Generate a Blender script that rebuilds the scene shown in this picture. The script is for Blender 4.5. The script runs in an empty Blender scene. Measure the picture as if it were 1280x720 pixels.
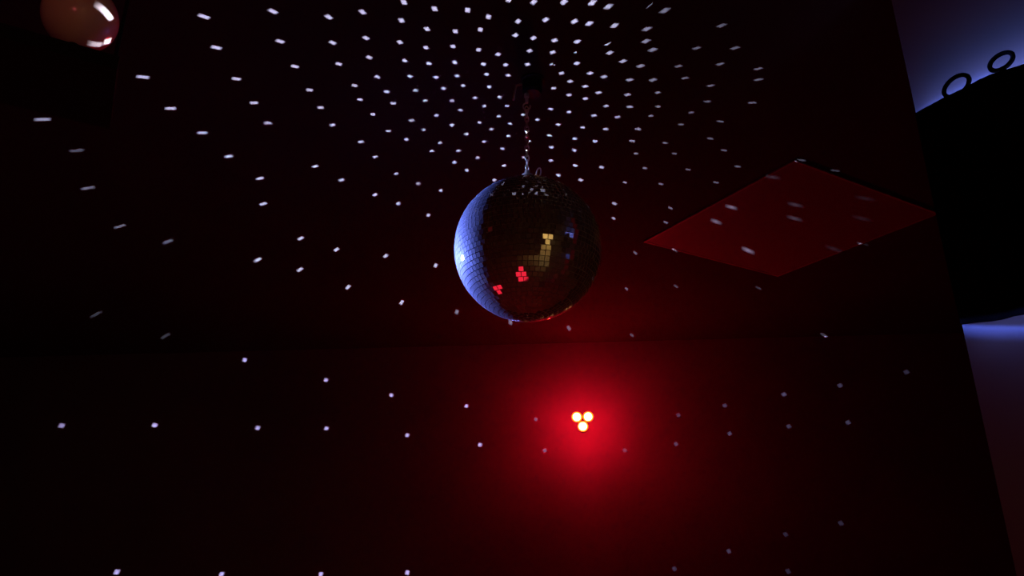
import bpy, bmesh, math, random
from mathutils import Vector, Matrix
random.seed(7)
C = bpy.context.scene.collection
PI = math.pi

# ------------------------------------------------------------------ frame
F = 924.0
PITCH = math.radians(20)
CAM = Vector((0, 0, 1.5))
CEIL = 2.45                                   # ceiling height
FWD = Vector((0, math.cos(PITCH), math.sin(PITCH)))
UPV = Vector((0, -math.sin(PITCH), math.cos(PITCH)))
RT = Vector((1, 0, 0))
U = Vector((math.cos(PI/6), math.sin(PI/6), 0))    # room axes
V = Vector((-math.sin(PI/6), math.cos(PI/6), 0))
WAZ = math.radians(5.4)
WN = Vector((math.sin(WAZ), math.cos(WAZ), 0)); WT = Vector((math.cos(WAZ), -math.sin(WAZ), 0))   # far wall: normal and run
WALL_D = 3.38                                  # its distance
PART_U = 1.07                                  # white partition on the right
LEFT_U = -3.4; RIGHT_U = 4.2; BACK_V = -3.0

def ray(px, py):
    return (RT*((px-640)/F) + UPV*(-(py-360)/F) + FWD).normalized()
def on_plane(px, py, n, d):
    r = ray(px, py); t = (d - n.dot(CAM))/n.dot(r)
    return CAM + r*t
def at_dist(px, py, dist): return CAM + ray(px, py)*dist
def room(u, v, z): return U*u + V*v + Vector((0, 0, z))
ROT = Matrix.Rotation(PI/6, 4, 'Z')

# ------------------------------------------------------------------ helpers
def tag(o, label=None, cat=None, group=None, kind=None):
    if label: o['label'] = label
    if cat: o['category'] = cat
    if group: o['group'] = group
    if kind: o['kind'] = kind
    return o
def obj(name, bm, mats, parent=None, smooth=False, bevel=0):
    me = bpy.data.meshes.new(name); bm.normal_update(); bm.to_mesh(me); bm.free()
    for m in (mats if isinstance(mats, (list, tuple)) else [mats]): me.materials.append(m)
    if smooth:
        for p in me.polygons: p.use_smooth = True
    o = bpy.data.objects.new(name, me); C.objects.link(o)
    if parent:
        o.parent = parent
        o.matrix_parent_inverse = parent.matrix_basis.inverted()
    if bevel:
        b = o.modifiers.new('bevel', 'BEVEL'); b.width = bevel; b.segments = 2
    return o
def empty(name, loc):
    o = bpy.data.objects.new(name, None); C.objects.link(o); o.location = loc; o.empty_display_size = .05
    return o
def box(bm, u0, u1, v0, v1, z0, z1):           # a box in room axes
    vs = [bm.verts.new(room(u, v, z)) for z in (z0, z1) for (u, v) in ((u0, v0), (u1, v0), (u1, v1), (u0, v1))]
    for f in ((3, 2, 1, 0), (4, 5, 6, 7), (0, 1, 5, 4), (1, 2, 6, 5), (2, 3, 7, 6), (3, 0, 4, 7)):
        bm.faces.new([vs[i] for i in f])
def frame_of(d):
    d = d.normalized(); a = Vector((0, 0, 1)) if abs(d.z) < .95 else Vector((1, 0, 0))
    x = a.cross(d).normalized(); return x, d.cross(x), d
def lathe(bm, base, axis, prof, n=32, caps=True):   # prof: (radius, height along axis)
    x, y, z = frame_of(axis); rings = []
    for r, h in prof:
        rings.append([bm.verts.new(base + z*h + (x*math.cos(2*PI*i/n) + y*math.sin(2*PI*i/n))*max(r, 1e-4)) for i in range(n)])
    for a, b in zip(rings, rings[1:]):
        for i in range(n): bm.faces.new((a[i], a[(i+1) % n], b[(i+1) % n], b[i]))
    if caps:
        bm.faces.new(rings[0][::-1]); bm.faces.new(rings[-1])
def tube(bm, pts, r, n=10, closed=False):
    rings = []; N = len(pts); pn = None
    for i, p in enumerate(pts):
        a = pts[(i-1) % N] if (closed or i) else p; b = pts[(i+1) % N] if (closed or i < N-1) else p
        t = (b-a).normalized()
        if pn is None: pn = frame_of(t)[0]
        x = (pn - t*pn.dot(t)).normalized(); pn = x; y = t.cross(x)
        rings.append([bm.verts.new(p + (x*math.cos(2*PI*k/n) + y*math.sin(2*PI*k/n))*r) for k in range(n)])
    for i in range(N if closed else N-1):
        a, b = rings[i], rings[(i+1) % N]
        for k in range(n): bm.faces.new((a[k], a[(k+1) % n], b[(k+1) % n], b[k]))
    if not closed: bm.faces.new(rings[0][::-1]); bm.faces.new(rings[-1])
def oval(c, ax, ay, ra, rb, n=28):
    return [c + ax*(ra*math.cos(2*PI*i/n)) + ay*(rb*math.sin(2*PI*i/n)) for i in range(n)]

# ------------------------------------------------------------------ materials
def mat(name, col, rough=.6, metal=0, spec=.5, noise=0, scale=8, bump=0):
    m = bpy.data.materials.new(name); m.use_nodes = True; nt = m.node_tree
    b = nt.nodes['Principled BSDF']
    b.inputs['Base Color'].default_value = (*col, 1); b.inputs['Roughness'].default_value = rough
    b.inputs['Metallic'].default_value = metal; b.inputs['Specular IOR Level'].default_value = spec
    if noise or bump:
        tc = nt.nodes.new('ShaderNodeTexCoord'); tx = nt.nodes.new('ShaderNodeTexNoise')
        tx.inputs['Scale'].default_value = scale; tx.inputs['Detail'].default_value = 6
        nt.links.new(tc.outputs['Object'], tx.inputs['Vector'])
        if noise:
            rp = nt.nodes.new('ShaderNodeValToRGB')
            rp.color_ramp.elements[0].position = .3; rp.color_ramp.elements[1].position = .7
            rp.color_ramp.elements[0].color = (*[c*(1-noise) for c in col], 1)
            rp.color_ramp.elements[1].color = (*[c*(1+noise) for c in col], 1)
            nt.links.new(tx.outputs['Fac'], rp.inputs['Fac']); nt.links.new(rp.outputs['Color'], b.inputs['Base Color'])
        if bump:
            bp = nt.nodes.new('ShaderNodeBump'); bp.inputs['Strength'].default_value = bump; bp.inputs['Distance'].default_value = .01
            nt.links.new(tx.outputs['Fac'], bp.inputs['Height']); nt.links.new(bp.outputs['Normal'], b.inputs['Normal'])
    return m
M = {}
M['ceiling'] = mat('ceiling_black_paint', (.025, .023, .029), .95, spec=.05, noise=.06, scale=5)
M['wall'] = mat('wall_black_paint', (.075, .062, .105), .95, spec=.05, noise=.10, scale=2.2)
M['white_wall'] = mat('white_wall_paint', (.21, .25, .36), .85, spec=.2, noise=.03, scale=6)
M['floor'] = mat('wood_floor', (.34, .27, .22), .5, noise=.3, scale=6)
M['black_cloth'] = mat('black_cloth', (.004, .004, .005), 1, spec=0, noise=.3, scale=60, bump=.2)
M['black_metal'] = mat('black_metal', (.008, .008, .009), .7, spec=.1, noise=.2, scale=30)
M['black_wood'] = mat('black_wood', (.006, .006, .006), .8, spec=.1, noise=.3, scale=20)
M['steel'] = mat('bright_steel', (.75, .76, .8), .38, metal=1, noise=.04, scale=40)
M['panel_frame'] = mat('panel_frame', (.2, .17, .2), .5, noise=.03, scale=20)
M['globe'] = mat('globe_glossy', (.62, .50, .46), .22, noise=.08, scale=9)
M['core'] = mat('ball_core', (.34, .34, .37), .6, noise=.2, scale=50)
M['strip'] = mat('strip_housing', (.3, .3, .32), .5, noise=.05, scale=20)

def diffuser():
    m = mat('frosted_diffuser', (.12, .10, .13), .6, spec=.2, noise=.02, scale=30)
    return m
M['diffuser'] = diffuser()

def tile_mat(name, polish, dust):
    """mirror tile: a polished mirror face under a thin film of dust and scratches"""
    m = bpy.data.materials.new(name); m.use_nodes = True; nt = m.node_tree; nt.nodes.clear()
    out = nt.nodes.new('ShaderNodeOutputMaterial'); mx = nt.nodes.new('ShaderNodeMixShader')
    g = nt.nodes.new('ShaderNodeBsdfGlossy'); g.inputs['Roughness'].default_value = polish; g.inputs['Color'].default_value = (.66, .66, .68, 1)
    mx2 = nt.nodes.new('ShaderNodeMixShader')
    g2 = nt.nodes.new('ShaderNodeBsdfGlossy'); g2.inputs['Roughness'].default_value = .62; g2.inputs['Color'].default_value = (.8, .8, .8, 1)
    d = nt.nodes.new('ShaderNodeBsdfDiffuse'); d.inputs['Color'].default_value = (.75, .75, .78, 1)
    tc = nt.nodes.new('ShaderNodeTexCoord'); tx = nt.nodes.new('ShaderNodeTexNoise'); tx.inputs['Scale'].default_value = 40
    tx.inputs['Detail'].default_value = 5
    mr = nt.nodes.new('ShaderNodeMapRange'); mr.inputs['To Min'].default_value = dust*.7; mr.inputs['To Max'].default_value = dust*1.3
    nt.links.new(tc.outputs['Object'], tx.inputs['Vector']); nt.links.new(tx.outputs['Fac'], mr.inputs['Value'])
    nt.links.new(mr.outputs['Result'], mx.inputs['Fac'])
    mx2.inputs['Fac'].default_value = .5
    nt.links.new(g2.outputs[0], mx2.inputs[1]); nt.links.new(d.outputs[0], mx2.inputs[2])
    nt.links.new(g.outputs[0], mx.inputs[1]); nt.links.new(mx2.outputs[0], mx.inputs[2]); nt.links.new(mx.outputs[0], out.inputs[0])
    return m
M['tile'] = tile_mat('mirror_tile', .035, .20)
M['tile_edge'] = tile_mat('mirror_tile_edge', .12, .30)

def emit(name, col, strength):
    m = bpy.data.materials.new(name); m.use_nodes = True; nt = m.node_tree; nt.nodes.clear()
    out = nt.nodes.new('ShaderNodeOutputMaterial'); e = nt.nodes.new('ShaderNodeEmission')
    e.inputs['Color'].default_value = (*col, 1); e.inputs['Strength'].default_value = strength
    nt.links.new(e.outputs[0], out.inputs[0]); return m

# ------------------------------------------------------------------ the room
def struct(name, boxes, m):
    bm = bmesh.new()
    for b in boxes: box(bm, *b)
    o = obj(name, bm, m); tag(o, kind='structure'); return o
T = .12
WALL_V = 4.9
tag(struct('ceiling', [(LEFT_U-T, RIGHT_U+T, BACK_V-T, WALL_V+T, CEIL, CEIL+T)], M['ceiling']), 'flat black painted ceiling with white light dots', 'ceiling')
tag(struct('floor', [(LEFT_U-T, RIGHT_U+T, BACK_V-T-1.6, WALL_V+T, -T, 0)], M['floor']), 'wood floor below the mirror ball', 'floor')
def far_wall():
    bm = bmesh.new()
    p = [WN*d + WT*t for d, t in ((WALL_D, -5.2), (WALL_D, 3.2), (WALL_D+T, 3.2), (WALL_D+T, -5.2))]
    vs = [bm.verts.new(q + Vector((0, 0, z))) for z in (0, CEIL) for q in p]
    for f in ((3, 2, 1, 0), (4, 5, 6, 7), (0, 1, 5, 4), (1, 2, 6, 5), (2, 3, 7, 6), (3, 0, 4, 7)): bm.faces.new([vs[i] for i in f])
    bmesh.ops.recalc_face_normals(bm, faces=bm.faces)
    return tag(obj('wall_far', bm, M['wall']), kind='structure')
tag(far_wall(), 'black far wall glowing red around the red light', 'wall')
tag(struct('wall_left', [(LEFT_U-T, LEFT_U, BACK_V, WALL_V, 0, CEIL)], M['wall']), 'black wall at the left', 'wall')
tag(struct('wall_corner', [(RIGHT_U, RIGHT_U+T, BACK_V, WALL_V, 0, CEIL)], M['wall']), 'black side wall beyond the white partition', 'wall')
E_pt = on_plane(1173, 270, U, PART_U)          # the free vertical edge of the partition
E_v = E_pt.dot(V)
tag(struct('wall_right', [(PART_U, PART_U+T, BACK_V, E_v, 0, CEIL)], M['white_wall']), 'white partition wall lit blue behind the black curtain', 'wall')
D0, D1, DH = .05, .95, 1.95                    # doorway behind the camera
tag(struct('wall_back', [(LEFT_U, D0, BACK_V-T, BACK_V, 0, CEIL), (D1, RIGHT_U, BACK_V-T, BACK_V, 0, CEIL),
       (D0, D1, BACK_V-T, BACK_V, DH, CEIL)], M['wall']), 'black wall behind the camera with a lit doorway', 'wall')
M['warm_wall'] = mat('warm_hall_paint', (.7, .66, .55), .9, noise=.03)
tag(struct('wall_hallway', [(D0-.3-T, D0-.3, BACK_V-1.5, BACK_V-T, 0, CEIL), (D1+.3, D1+.3+T, BACK_V-1.5, BACK_V-T, 0, CEIL),
       (D0-.3-T, D1+.3+T, BACK_V-1.5-T, BACK_V-1.5, 0, CEIL), (D0-.3-T, D1+.3+T, BACK_V-1.5-T, BACK_V-T, CEIL, CEIL+T)],
       M['warm_wall']), 'cream hallway walls behind the doorway', 'wall')

# ------------------------------------------------------------------ mirror ball
BD = on_plane(657, 100, Vector((0, 0, 1)), CEIL)   # hanging point on the ceiling
r = ray(661, 311); t = math.hypot(BD.x, BD.y)/math.hypot(r.x, r.y)
BC = CAM + r*t; BC.x = BD.x = (BC.x+BD.x)/2
R = (BC-CAM).length*math.sin(math.atan(92/F))
ball = empty('mirror_ball', BC)
tag(ball, 'large mirror ball covered in small square tiles, blue-lit on its left edge', 'mirror ball')
ROWS = 46; step = PI/ROWS; hs = .48*step*R
bm = bmesh.new()
rr = random.Random(3)
for i in range(ROWS):
    lat = -PI/2 + (i+.5)*step
    n = max(3, int(round(2*PI*math.cos(lat)/step)))
    off = rr.random()*2*PI
    sag = rr.gauss(0, .006)
    for k in range(n):
        lon = off + 2*PI*k/n
        nrm = Vector((math.cos(lat)*math.cos(lon), math.cos(lat)*math.sin(lon), math.sin(lat)))
        e = Vector((-math.sin(lon), math.cos(lon), 0)); u_ = nrm.cross(e)
        c = BC + nrm*R
        n2 = (nrm + e*rr.gauss(0, .013) + u_*(rr.gauss(0, .013)+sag)).normalized()
        e2 = (e - n2*e.dot(n2)).normalized(); u2 = n2.cross(e2)
        wv = .48*2*PI*math.cos(lat)/n*R
        wv = min(wv, hs*1.08)
        top = [bm.verts.new(c + e2*(a*wv*.91) + u2*(b*hs*.91)) for a, b in ((-1, -1), (1, -1), (1, 1), (-1, 1))]
        bot = [bm.verts.new(c + e2*(a*wv) + u2*(b*hs) - n2*.0022) for a, b in ((-1, -1), (1, -1), (1, 1), (-1, 1))]
        bm.faces.new(top).material_index = 0
        for q in range(4):
            f = bm.faces.new((bot[q], bot[(q+1) % 4], top[(q+1) % 4], top[q])); f.material_index = 1
tiles = obj('mirror_tiles', bm, [M['tile'], M['tile_edge']], ball)
bm = bmesh.new(); bmesh.ops.create_uvsphere(bm, u_segments=96, v_segments=48, radius=R-.0018)
bmesh.ops.translate(bm, verts=bm.verts, vec=BC)
obj('core', bm, M['core'], ball, smooth=True)
Z = Vector((0, 0, 1)); top = BC + Z*R
bm = bmesh.new(); lathe(bm, top - Z*.003, Z, [(.021, 0), (.021, .009), (.013, .013), (.012, .021), (.006, .024), (.005, .032)], 28)
obj('cap', bm, M['steel'], ball, smooth=False)
def ringlet(name, c, ax, ay, ra, rb, th, parent):
    bm = bmesh.new(); tube(bm, oval(c, ax, ay, ra, rb), th, 10, True); return obj(name, bm, M['steel'], parent, smooth=True)
X = Vector((1, 0, 0)); Y = Vector((0, 1, 0))
ringlet('hanging_eye', top + Z*.034, (X*.5+Y*.85).normalized(), Z, .006, .0075, .0013, ball)
# safety eye beside the cap, tilted link
sc_ = top + X*.0215 + Z*.000
bm = bmesh.new(); lathe(bm, sc_ - Z*.006, Z, [(.0035, 0), (.0035, .016), (.002, .0175), (.002, .019)], 16); obj('safety_stud', bm, M['steel'], ball)
ringlet('safety_eye', sc_ + Z*.0235 + X*.0015, (X*.9+Y*.45).normalized(), (Z+X*.2).normalized(), .0048, .0115, .0014, ball)

# motor on the ceiling
mh = .035
motor = empty('mirror_ball_motor', Vector((BD.x, BD.y, CEIL)))
tag(motor, 'small black ceiling motor from which the mirror ball hangs', 'motor')
mb = Vector((BD.x+.012, BD.y, CEIL))
bm = bmesh.new(); lathe(bm, mb, -Z, [(.026, 0), (.026, .004), (.021, .006), (.021, mh-.006), (.017, mh)], 40)
obj('housing', bm, M['black_metal'], motor, smooth=False)
bm = bmesh.new(); lathe(bm, Vector((BD.x, BD.y, CEIL-mh)), -Z, [(.005, 0), (.005, .008), (.0032, .010), (.0032, .022)], 20)
obj('shaft', bm, M['steel'], motor)
hook_z = CEIL-mh-.022
bm = bmesh.new()
pts = [Vector((BD.x, BD.y, hook_z+.002))]
for k in range(15):
    a = PI/2 + k*(1.6*PI)/14
    pts.append(Vector((BD.x + .0075*math.cos(a), BD.y, hook_z-.0085 + .0085*math.sin(a))))
tube(bm, pts, .0016, 10)
obj('hook', bm, M['steel'], motor, smooth=True)
bm = bmesh.new()   # slack tie hanging next to the motor
tube(bm, [mb + X*(-.020) - Z*.01, mb + X*(-.034) - Z*.014, mb + X*(-.038) - Z*.034, mb + X*(-.040) - Z*.05], .0022, 8)
obj('cable_tail', bm, M['strip'], motor, smooth=True)

# chain
z0 = top.z + .0465; z1 = hook_z - .0165
bm = bmesh.new(); pitch_ = .0115; nl = max(4, int(round((z1-z0)/pitch_))); pitch_ = (z1-z0)/nl
for k in range(nl+1):
    c = Vector((BD.x, BD.y, z0 + pitch_*k)); ax = (X+Y*.3).normalized() if k % 2 else (Y-X*.3).normalized()
    tube(bm, oval(c, ax, Z, .0040, .0080, 18), .0011, 7, True)
ch = obj('hanging_chain', bm, M['steel'], None, smooth=True)
tag(ch, 'thin steel chain between the ceiling motor and the mirror ball', 'chain')

# ------------------------------------------------------------------ square ceiling light, switched off
pc = [on_plane(px, py, Z, CEIL) for px, py in ((805, 301), (995, 198), (1168, 265), (975, 346))]
us = sorted(p.dot(U) for p in pc); vs_ = sorted(p.dot(V) for p in pc)
u0, u1 = (us[0]+us[1])/2, (us[2]+us[3])/2; v0, v1 = (vs_[0]+vs_[1])/2, (vs_[2]+vs_[3])/2
pl = empty('ceiling_light_panel', room((u0+u1)/2, (v0+v1)/2, CEIL))
tag(pl, 'square white ceiling light panel, switched off and tinted dark red', 'ceiling light')
w = .007
bm = bmesh.new()
for b in ((u0, u1, v0, v0+w), (u0, u1, v1-w, v1), (u0, u0+w, v0+w, v1-w), (u1-w, u1, v0+w, v1-w)): box(bm, *b, CEIL-.004, CEIL)
obj('frame', bm, M['panel_frame'], pl)
bm = bmesh.new(); box(bm, u0+w, u1-w, v0+w, v1-w, CEIL-.003, CEIL-.0005); obj('diffuser', bm, M['diffuser'], pl)

# ------------------------------------------------------------------ red lamp on a short arm from the far wall
LH = .185
FR = WALL_D - LH
lc = on_plane(728.5, 526, WN, FR)
dpt = (lc-CAM).length
M['led'] = emit('red_led_glow', (1, .0035, .014), 800)
M['halo_ring'] = emit('bulb_halo_glow', (1, .22, .012), 4)  # glowing rings added to stand for the yellow halo around the bulbs
lamp = empty('red_wall_light', lc + WN*LH)
tag(lamp, 'lit red wall light with a triangle of three glowing bulbs', 'wall light')
br = 4.5/F*dpt
hubc = lc + WN*.028
for (px, py) in ((721.0, 521.2), (735.2, 520.8), (728.6, 533.0)):
    c = on_plane(px, py, WN, FR)
    bm = bmesh.new(); bmesh.ops.create_uvsphere(bm, u_segments=20, v_segments=12, radius=br); bmesh.ops.translate(bm, verts=bm.verts, vec=c)
    bl = obj('bulb', bm, M['led'], lamp, smooth=True)
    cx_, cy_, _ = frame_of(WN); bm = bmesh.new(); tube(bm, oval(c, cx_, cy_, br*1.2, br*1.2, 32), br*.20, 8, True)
    obj('halo_ring', bm, M['halo_ring'], bl)
    bm = bmesh.new(); lathe(bm, c + WN*(br*.8), WN, [(br*.42, 0), (br*.42, .008), (br*.25, .010)], 16)
    obj('socket', bm, M['black_metal'], bl)
    bm = bmesh.new(); tube(bm, [c + WN*(br*.8+.009), lc + WN*.06], .003, 8); obj('branch', bm, M['black_metal'], lamp)
bm = bmesh.new(); tube(bm, [lc + WN*.055, lc + WN*(LH-.004)], .0035, 10); obj('arm', bm, M['black_metal'], lamp)
bm = bmesh.new(); lathe(bm, lc + WN*(LH-.0001), -WN, [(.022, 0), (.022, .004), (.010, .008)], 28); obj('wall_plate', bm, M['black_metal'], lamp)

# ------------------------------------------------------------------ globe on a high hanging shelf
ZS = 2.10                                      # shelf top
fe = on_plane(95, 55, Z, ZS); fv = fe.dot(V)   # front edge runs along U through here
sh_l = on_plane(-60, 12, V, fv).dot(U); sh_r = on_plane(150, 70, V, fv).dot(U)
SD = .16
shelf = empty('hanging_shelf', room((sh_l+sh_r)/2, fv+SD/2, CEIL))
tag(shelf, 'black shelf hanging from the ceiling under the glossy globe', 'shelf')
bm = bmesh.new(); box(bm, sh_l, sh_r, fv, fv+SD, ZS-.02, ZS)
obj('board', bm, M['black_wood'], shelf)
ZB = ZS+.06
for uu in (sh_l+.012, sh_r-.012):
    for vv in ((fv+SD-.012,) if uu > (sh_l+sh_r)/2 else (fv+.012, fv+SD-.012)):
        bm = bmesh.new(); tube(bm, [room(uu, vv, ZS-.001), room(uu, vv, CEIL)], .003, 8); obj('hanging_rod', bm, M['black_metal'], shelf)
def gcalc():
    best = None                                # globe touching the shelf, silhouette centred near (101,22), radius ~45 px
    for rad in [x*.001 for x in range(40, 110)]:
        c = on_plane(100.5, 22, Z, ZB+rad)
        pr = rad/((c-CAM).dot(FWD))*F
        if best is None or abs(pr-43) < best[0]: best = (abs(pr-43), rad, c)
    return best
_, gr, gc = gcalc()
globe = empty('glossy_globe', Vector((gc.x, gc.y, ZS)))
tag(globe, 'round glossy globe resting on the black shelf, tinted red', 'globe')
bm = bmesh.new(); bmesh.ops.create_uvsphere(bm, u_segments=64, v_segments=40, radius=gr); bmesh.ops.translate(bm, verts=bm.verts, vec=Vector((gc.x, gc.y, ZB+gr+.001)))
obj('ball_shell', bm, M['globe'], globe, smooth=True)
bm = bmesh.new(); lathe(bm, Vector((gc.x, gc.y, ZS)), Z, [(gr*.55, 0), (gr*.55, .006), (gr*.2, .012), (gr*.15, .03), (gr*.15, .062)], 32); obj('stand', bm, M['black_metal'], globe)

# ------------------------------------------------------------------ black curtain in front of the white partition, lit from behind
OFF = .07
def wallpt(px, py, off=OFF): return on_plane(px, py, U, PART_U-off)
topc = [(1146, 142), (1164, 132), (1182, 121), (1197, 114), (1211, 108), (1226, 100), (1242, 93), (1262, 86), (1280, 80), (1320, 64), (1380, 40), (1460, 5)]
botc = [(1198, 406), (1210, 404.5), (1222, 403), (1237, 401.5), (1252, 399), (1266, 395), (1280, 393), (1320, 388), (1400, 372), (1500, 350)]
def prof(pts):
    q = sorted((wallpt(*p).dot(V), wallpt(*p).z) for p in pts)
    def f(v):
        if v <= q[0][0]: return q[0][1]
        for a, b in zip(q, q[1:]):
            if v <= b[0]: return a[1] + (b[1]-a[1])*(v-a[0])/(b[0]-a[0])
        return q[-1][1]
    return f, q
ft, qt = prof(topc); fb, qb = prof(botc)
va, vb = max(qt[0][0], qb[0][0]), min(qt[-1][0], E_v + .004 + 0.03)
vb = wallpt(1173, 270).dot(V)
curt = empty('black_curtain', room(PART_U-OFF, (va+vb)/2, ft((va+vb)/2)))
tag(curt, 'wide black curtain hanging in front of the blue-lit white wall', 'curtain')
bm = bmesh.new(); NV, NZ = 120, 24; grid = {}
for side in (0, 1):
    for i in range(NV+1):
        v = va + (vb-va)*i/NV; zt, zb = ft(v), fb(v)
        for j in range(NZ+1):
            z = zb + (zt-zb)*j/NZ
            fold = .006*math.sin(v*70+.6*math.sin(z*7)) * (.25+.75*math.sin(PI*j/NZ))
            grid[side, i, j] = bm.verts.new(room(PART_U-OFF+fold+(-.002 if side == 0 else .002), v, z))
for i in range(NV):
    for j in range(NZ):
        bm.faces.new((grid[0, i, j], grid[0, i, j+1], grid[0, i+1, j+1], grid[0, i+1, j]))
        bm.faces.new((grid[1, i, j], grid[1, i+1, j], grid[1, i+1, j+1], grid[1, i, j+1]))
for i in range(NV):
    for j in (0, NZ): bm.faces.new((grid[0, i, j], grid[0, i+1, j], grid[1, i+1, j], grid[1, i, j]))
for j in range(NZ):
    for i in (0, NV): bm.faces.new((grid[0, i, j], grid[1, i, j], grid[1, i, j+1], grid[0, i, j+1]))
bmesh.ops.recalc_face_normals(bm, faces=bm.faces)
obj('fabric', bm, M['black_cloth'], curt, smooth=False)
for (cx, cy, ra, rb, ang) in ((1195.5, 107.5, 18.5, 10, 38), (1251.5, 77, 16.5, 8.5, 33)):
    c = wallpt(cx, cy, .035)
    k = (c-CAM).dot(FWD)/F
    a = math.radians(ang)
    ax = (wallpt(cx+10*math.cos(a), cy-10*math.sin(a), .035)-c); ay = (wallpt(cx-10*math.sin(a), cy-10*math.cos(a), .035)-c)
    la, lb = ax.length/10, ay.length/10
    bm = bmesh.new(); tube(bm, [c + ax*(ra/10)*math.cos(2*PI*i/36) + ay*(rb/10)*math.sin(2*PI*i/36) for i in range(36)], .0032, 10, True)
    rg = obj('curtain_ring', bm, M['black_cloth'], curt, smooth=True)
    # short tab between ring and cloth
    lowp = wallpt(cx+2, cy+9, .035); hi = wallpt(cx+3, cy+22, OFF)
    bm = bmesh.new(); tube(bm, [lowp, hi], .004, 8); obj('ring_tab', bm, M['black_cloth'], rg)

def light(name, kind, loc, d=None, energy=1, col=(1, 1, 1), xdir=None, **kw):
    L = bpy.data.lights.new(name, kind); L.energy = energy; L.color = col
    for k, v in kw.items(): setattr(L, k, v)
    o = bpy.data.objects.new(name, L); C.objects.link(o); o.location = loc
    if d is not None:
        z = -d.normalized(); x = xdir if xdir is not None else (Z.cross(z) if abs(z.z) < .99 else X.cross(z))
        x = (x - z*x.dot(z)).normalized(); y = z.cross(x)
        o.rotation_euler = Matrix((x, y, z)).transposed().to_euler()
    return o
BLUE = (.30, .34, 1.0)
# blue LED strips fixed to the back of the curtain, shining at the wall
def strip(pxa, pya, pxb, pyb, down, e):
    a = wallpt(pxa, pya, .03); b = wallpt(pxb, pyb, .03); d = (b-a)
    dirn = (U*.35 - Z if down else U + Z*.9).normalized()
    light('curtain_strip_light', 'AREA', (a+b)/2, dirn, e, (.36, .38, 1.0), xdir=d.normalized(), shape='RECTANGLE', size=d.length, size_y=.008)
for q in ((1148, 150, 1197, 123), (1198, 122, 1242, 102), (1243, 102, 1320, 75), (1321, 75, 1450, 22)): strip(*q, False, .00046*(q[2]-q[0]))
strip(1200, 388, 1460, 345, True, .02)

# ------------------------------------------------------------------ spotlight on the ball
camdir = (CAM-BC).normalized(); left = Vector((-1, 0, 0))
phi = math.radians(124)
Ld = (camdir*math.cos(phi) + left*math.sin(phi)).normalized()
SP = BC + Ld*2.35; SP.z = min(SP.z, CEIL-.12)
Ld = (SP-BC).normalized()
light('ball_spotlight', 'SPOT', SP, BC + Z*.003 - SP, 3500, (.15, .22, 1.0), spot_size=math.radians(6.75), spot_blend=.03, shadow_soft_size=.03)

# ------------------------------------------------------------------ beams thrown by single tiles (one narrow square beam per tile)
Q4 = []
def add(x0, y0, s, l):
    for p in l: Q4.append((x0+p[0]/s, y0+p[1]/s))
add(0, 0, 4, [(1020,83),(1082,238),(715,385),(1182,394),(853,542),(20,385),(213,597),(1012,664),(1270,514)])
add(320, 0, 4, [(85,57),(120,207),(195,332),(268,450),(323,538),(60,615),(363,85),(383,213),(414,320),(493,428),(520,498),(585,572),(382,625),(525,709),
 (532,60),(550,190),(566,287),(607,385),(653,459),(686,516),(777,602),(838,650),(661,655),(754,697),(727,102),(719,211),(743,303),(770,382),(798,452),(846,504),(902,577),(920,714),
 (740,12),(855,145),(850,238),(864,318),(900,386),(937,443),(980,504),(1021,551),(980,625),(1053,671),(893,44),(997,157),(985,232),(992,312),(1006,380),(1035,428),(1095,489),(1142,530),
 (1117,612),(1177,646),(1140,708),(1058,51),(1122,148),(1113,249),(1137,320),(1152,372),(1167,434),(1218,485),(1255,529),(1214,582),(1270,619),(1262,680),(1162,84),(1210,272),(1248,324),(1261,377),(1265,-2),(740,-2)])
add(640, 0, 4, [(108,10),(260,10),(401,14),(482,33),(675,27),(763,53),(30,107),(168,99),(312,107),(386,118),(512,128),(674,145),(1047,128),(17,176),(107,190),(213,202),(326,208),(475,217),(703,249),
 (88,254),(204,261),(327,259),(554,306),(642,330),(832,331),(923,241),(1115,240),(1040,320),(1230,344),(77,322),(204,323),(324,317),(247,366),(390,366),(460,384),(587,399),(705,400),(866,391),(1232,398),(993,428),
 (291,407),(208,441),(366,432),(433,463),(578,473),(729,463),(976,507),(1200,514),(285,475),(367,493),(470,530),(589,534),(730,533),(895,562),(1040,607),(193,545),(285,560),(410,578),(527,585),(693,579),(845,623),
 (53,574),(126,598),(230,623),(353,637),(468,646),(629,646),(73,657),(186,677),(314,694),(415,706),(600,705),(766,714),(990,693),(83,705),(488,264),(669,206)])
add(0, 0, 1, [(790,176),(887,173),(795,192),(843,192),(905,188),(806,210),(860,212),(922,208),(826,230),(895,228),(838,260),(781,228),(832,278),(794,316),(783,361),(845,358),(948,360),
 (655,197),(688.5,200.5),(698,219),(689.5,184),(719,207),(718,188),(630,207),(628,186),(618,225),(597,197),(568,203),(583.5,213),(551,238),(752,209),(726,225),(768,254.5),(767,273),(571,390),(711,410),(638,403),
 (394,208),(325,223),(329,255),(427,225),(469,196),(469,243.5),(495.5,217),(523,229.5),(498,254.5),(535.5,269),(540,189),(573,188.5),(376,298),(322,325),(420.5,312),(375,337),(482,320),(544.5,332),(435,359),
 (96,188),(110,235),(286,195.5),(150,283),(210,302),(120,393),(207,420),(306,450),(77,532),(193.5,531.5),(146,715),(277,718),(502,378),(407.5,475),(489,494),(583,507.5),(322,535),(408,535.5),(509,544),(600,556),
 (401,718),(509,716),(790,419),(906,507),(848,519),(912,542),(845,555),(781,563),(681,563),(670,524),(911,689),(843,711),(1030,419),(1050,482),(980,493),(986,533),(1060,528),(1133,465),(982,668),(1051,654),(985,714)])
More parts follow.
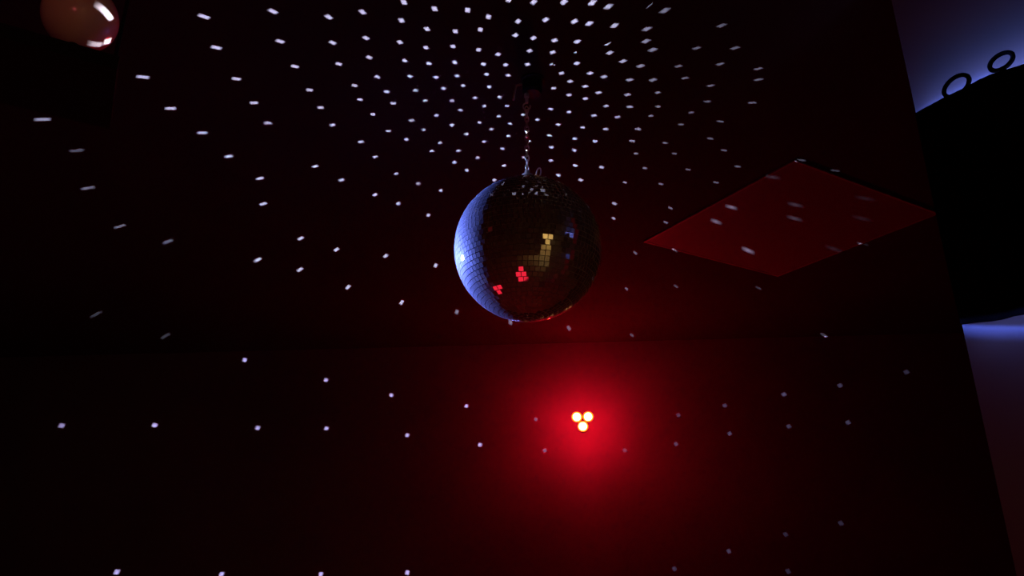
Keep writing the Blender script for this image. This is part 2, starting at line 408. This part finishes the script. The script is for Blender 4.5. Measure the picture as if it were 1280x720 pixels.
PANEL = [(914,259,1.),(895,277,1.),(935,313,1.3),(994,256,.2),(993,273,.28),(966,221.5,.15),(1081,248,.05),(1077,273,.05),(1042,311,.06),(843,313,1.),(999,201,1.),(1041,214,.6),(1077,305,.15)]
GLOBE = [(134, 17, 1.0), (135, 52, 1.0), (68, 29, .25)]
DIM = {(120,393): .07, (207,420): .08, (790,419): .25, (906,507): .2, (848,519): .15, (912,542): .2, (845,555): .2, (781,563): .2, (681,563): .5, (670,524): .4, (911,689): .15, (843,711): .12,
       (1030,419): .2, (1050,482): .15, (980,493): .25, (986,533): .15, (1060,528): .15, (1133,465): .08, (982,668): .08, (1051,654): .08, (985,714): .08, (711,410): .4, (638,403): .4,
       (783,361): .4, (845,358): .2, (948,360): .12, (794,316): .4, (96,188): .35, (110,235): .3, (150,283): .25, (210,302): .3, (571,390): .45}
def clear(px, py): return math.hypot(px-661, py-311) > 88
BEAMS = []; GAIN = 25
def beam(T, E, nrm, a=.0070, sp=.0038, soft=.3):
    """one tile's beam: where it leaves the ball, its direction, half width (as a slope) and strength"""
    d = (T-BC).normalized(); n = d+Ld
    n = n.normalized() if n.length > .15 else d.cross(Z).normalized()
    BEAMS.append((T, n, E, nrm, a, sp, soft))
def flush_beams(K=10):
    # beams leaving neighbouring tiles share one lamp point on the mirror surface
    cen = [BEAMS[0][1]]
    while len(cen) < K: cen.append(max((b[1] for b in BEAMS), key=lambda n: min((n-c).length for c in cen)))
    for _ in range(12):
        gr_ = [[] for _ in cen]
        for b in BEAMS: gr_[min(range(len(cen)), key=lambda q: (b[1]-cen[q]).length)].append(b)
        cen = [sum((b[1] for b in g), Vector()).normalized() if g else c for g, c in zip(gr_, cen)]
    for g, c in zip(gr_, cen):
        if not g: continue
        src = BC + c*(R+.006)
        L = light('mirror_tile_beams', 'POINT', src, None, 4*PI*PI*GAIN, (.78, .80, 1.0), shadow_soft_size=0.0).data
        L.use_nodes = True; nt = L.node_tree; nt.nodes.clear()
        out = nt.nodes.new('ShaderNodeOutputLight'); em = nt.nodes.new('ShaderNodeEmission'); ge = nt.nodes.new('ShaderNodeNewGeometry')
        nt.links.new(em.outputs[0], out.inputs[0]); acc = None
        def mth(op, a, b=None, c=None, clamp=False):
            n = nt.nodes.new('ShaderNodeMath'); n.operation = op; n.use_clamp = clamp
            for q, v in enumerate((a, b, c)):
                if v is None: continue
                if isinstance(v, (int, float)): n.inputs[q].default_value = v
                else: nt.links.new(v, n.inputs[q])
            return n.outputs[0]
        for T, n, E, nrm, a, sp, soft in g:
            d = T-src; dist = d.length; d.normalize()
            if d.dot(c) < .02: print('beam below the ball horizon', T)
            e1 = Z.cross(d).normalized(); e2 = d.cross(e1)
            roll = .25 if T.x < .12 else -.45; e1, e2 = e1*math.cos(roll)+e2*math.sin(roll), e2*math.cos(roll)-e1*math.sin(roll)
            h = (a/dist + sp)/2*(1 if T.x < .3 or nrm is not Z else .78); w = soft*2*h
            m = []
            for e in (e1, e2):
                dp = nt.nodes.new('ShaderNodeVectorMath'); dp.operation = 'DOT_PRODUCT'; dp.inputs[1].default_value = e
                nt.links.new(ge.outputs['Incoming'], dp.inputs[0])
                m.append(mth('MULTIPLY_ADD', mth('ABSOLUTE', dp.outputs['Value']), -1/w, h/w+.5, True))
            cos = max(.10, abs(d.dot(nrm)))
            acc = mth('MULTIPLY_ADD', mth('MULTIPLY', m[0], m[1]), E*dist*dist/cos/GAIN, acc if acc is not None else 0.0)
        nt.links.new(acc, em.inputs['Strength'])
seen = []
for (px, py) in Q4:
    if not clear(px, py) or any(math.hypot(px-a, py-b) < 4 for a, b in seen): continue
    seen.append((px, py))
    Tc = on_plane(px, py, Z, CEIL); Tw = on_plane(px, py, WN, WALL_D)
    if ray(px, py).z > 0 and (Tc-CAM).length < (Tw-CAM).length: T, nrm, alb = Tc, Z, .025
    else: T, nrm, alb = Tw, WN, .075
    b = DIM.get((int(px), int(py)))
    if b is None: b = .20 if px < 740 else max(.035, .20*math.exp(-((px-740)/70)))
    else: b *= .15 if px < 640 else .10
    if py < 90 and px < 800: b *= 1.15
    if px < 110: b *= .5
    beam(T, b*PI/alb, nrm)
for (px, py, b) in PANEL:
    edge = (px, py) in ((843,313), (999,201), (1041,214), (1077,305))
    T = on_plane(px, py, Z, CEIL-.003)
    beam(T, .09*b*PI/.12, Z, sp=.0038 if edge else .006, soft=.3 if edge else 1.2)
for (px, py, b) in GLOBE:
    rdir = ray(px, py); gcc = Vector((gc.x, gc.y, ZB+gr+.001)); oc = CAM-gcc; bb = oc.dot(rdir); disc = bb*bb - (oc.dot(oc)-gr*gr)
    if disc < 0: continue
    T = CAM + rdir*(-bb-math.sqrt(disc)); nn = (T-gcc).normalized()
    beam(T, b*.8*PI/.55, nn)

flush_beams()
light('cap_fill_spot', 'SPOT', Vector((-1.2, .6, 2.42)), top + Z*.024 + X*.008 - Vector((-1.2, .6, 2.42)), 75, (.45, .5, 1.0), spot_size=math.radians(2.6), spot_blend=.3, shadow_soft_size=.01)  # unseen spot added only to light the ball's cap and eye
# ------------------------------------------------------------------ hallway lamp, and added unseen red lights that tint the globe and tiles
light('hallway_light', 'AREA', room((D0+D1)/2, BACK_V-.8, CEIL-.03), -Z, 30, (1, .66, .22), shape='SQUARE', size=.4)
gl = Vector((gc.x, gc.y, ZB+gr)); rs = room(-1.2, BACK_V+.25, 1.2)
light('globe_fill_spot', 'SPOT', rs, gl-rs, 26, (1, .12, .14), spot_size=math.radians(7), spot_blend=.6, shadow_soft_size=.03)  # unseen spot added to redden the camera side of the globe
def floor_glow(x, y, rad, label, s, col):  # added glowing disc, puts a red patch into the ball's reflections
    e = empty('added_floor_glow', Vector((x, y, 0))); tag(e, label, 'added glow')
    bm = bmesh.new(); lathe(bm, Vector((x, y, 0)), Z, [(rad*.8, 0), (rad, .03), (rad, .13), (rad*.93, .14), (rad*.93, .12)], 40, caps=False); obj('housing', bm, M['black_metal'], e)
    bm = bmesh.new(); lathe(bm, Vector((x, y, .115)), Z, [(rad*.92, 0), (rad*.92, .006), (rad*.5, .014), (0, .016)], 40); obj('lens', bm, emit('red_patch_glow', col, s), e, smooth=True)
floor_glow(-.31, .25, .36, 'added round red glow disc reflected low in the mirror ball, nearer the camera', 1.5, (1, .02, .05))
floor_glow(-1.35, 1.75, .34, 'added round red glow disc reflected at the lower left of the mirror ball', 1.5, (1, .02, .05))

# ------------------------------------------------------------------ camera and settings
cam = bpy.data.cameras.new('camera'); co = bpy.data.objects.new('camera', cam); C.objects.link(co)
co.location = CAM; co.rotation_euler = (PI/2+PITCH, 0, 0)
cam.sensor_width = 36; cam.lens = F/1280*36; cam.clip_start = .01
S = bpy.context.scene; S.camera = co
w = bpy.data.worlds.new('night'); S.world = w; w.use_nodes = True
w.node_tree.nodes['Background'].inputs[0].default_value = (0, 0, 0, 1)
S.view_settings.view_transform = 'Standard'; S.view_settings.look = 'None'; S.view_settings.exposure = 0; S.view_settings.gamma = 1
S.view_settings.use_curve_mapping = False
S.cycles.caustics_reflective = False; S.cycles.caustics_refractive = False
S.cycles.sample_clamp_indirect = 3; S.cycles.use_light_tree = True
S.cycles.use_adaptive_sampling = False; S.cycles.max_bounces = 6; S.cycles.use_denoising = True
def px(p):
    q = p-CAM; return (round(640+F*q.dot(RT)/q.dot(FWD)), round(360-F*q.dot(UPV)/q.dot(FWD)))
for dz in (0, R, R+.03, R+.05):
    d = (BC+Z*dz-SP); t = (PART_U-SP.dot(U))/d.dot(U); print('spill', dz, px(SP+d*t), px(SP))
print('BALL', BC, R, 'E_v', E_v, 'spot', SP, 'beams', len(seen),  'globe', gr, gc)
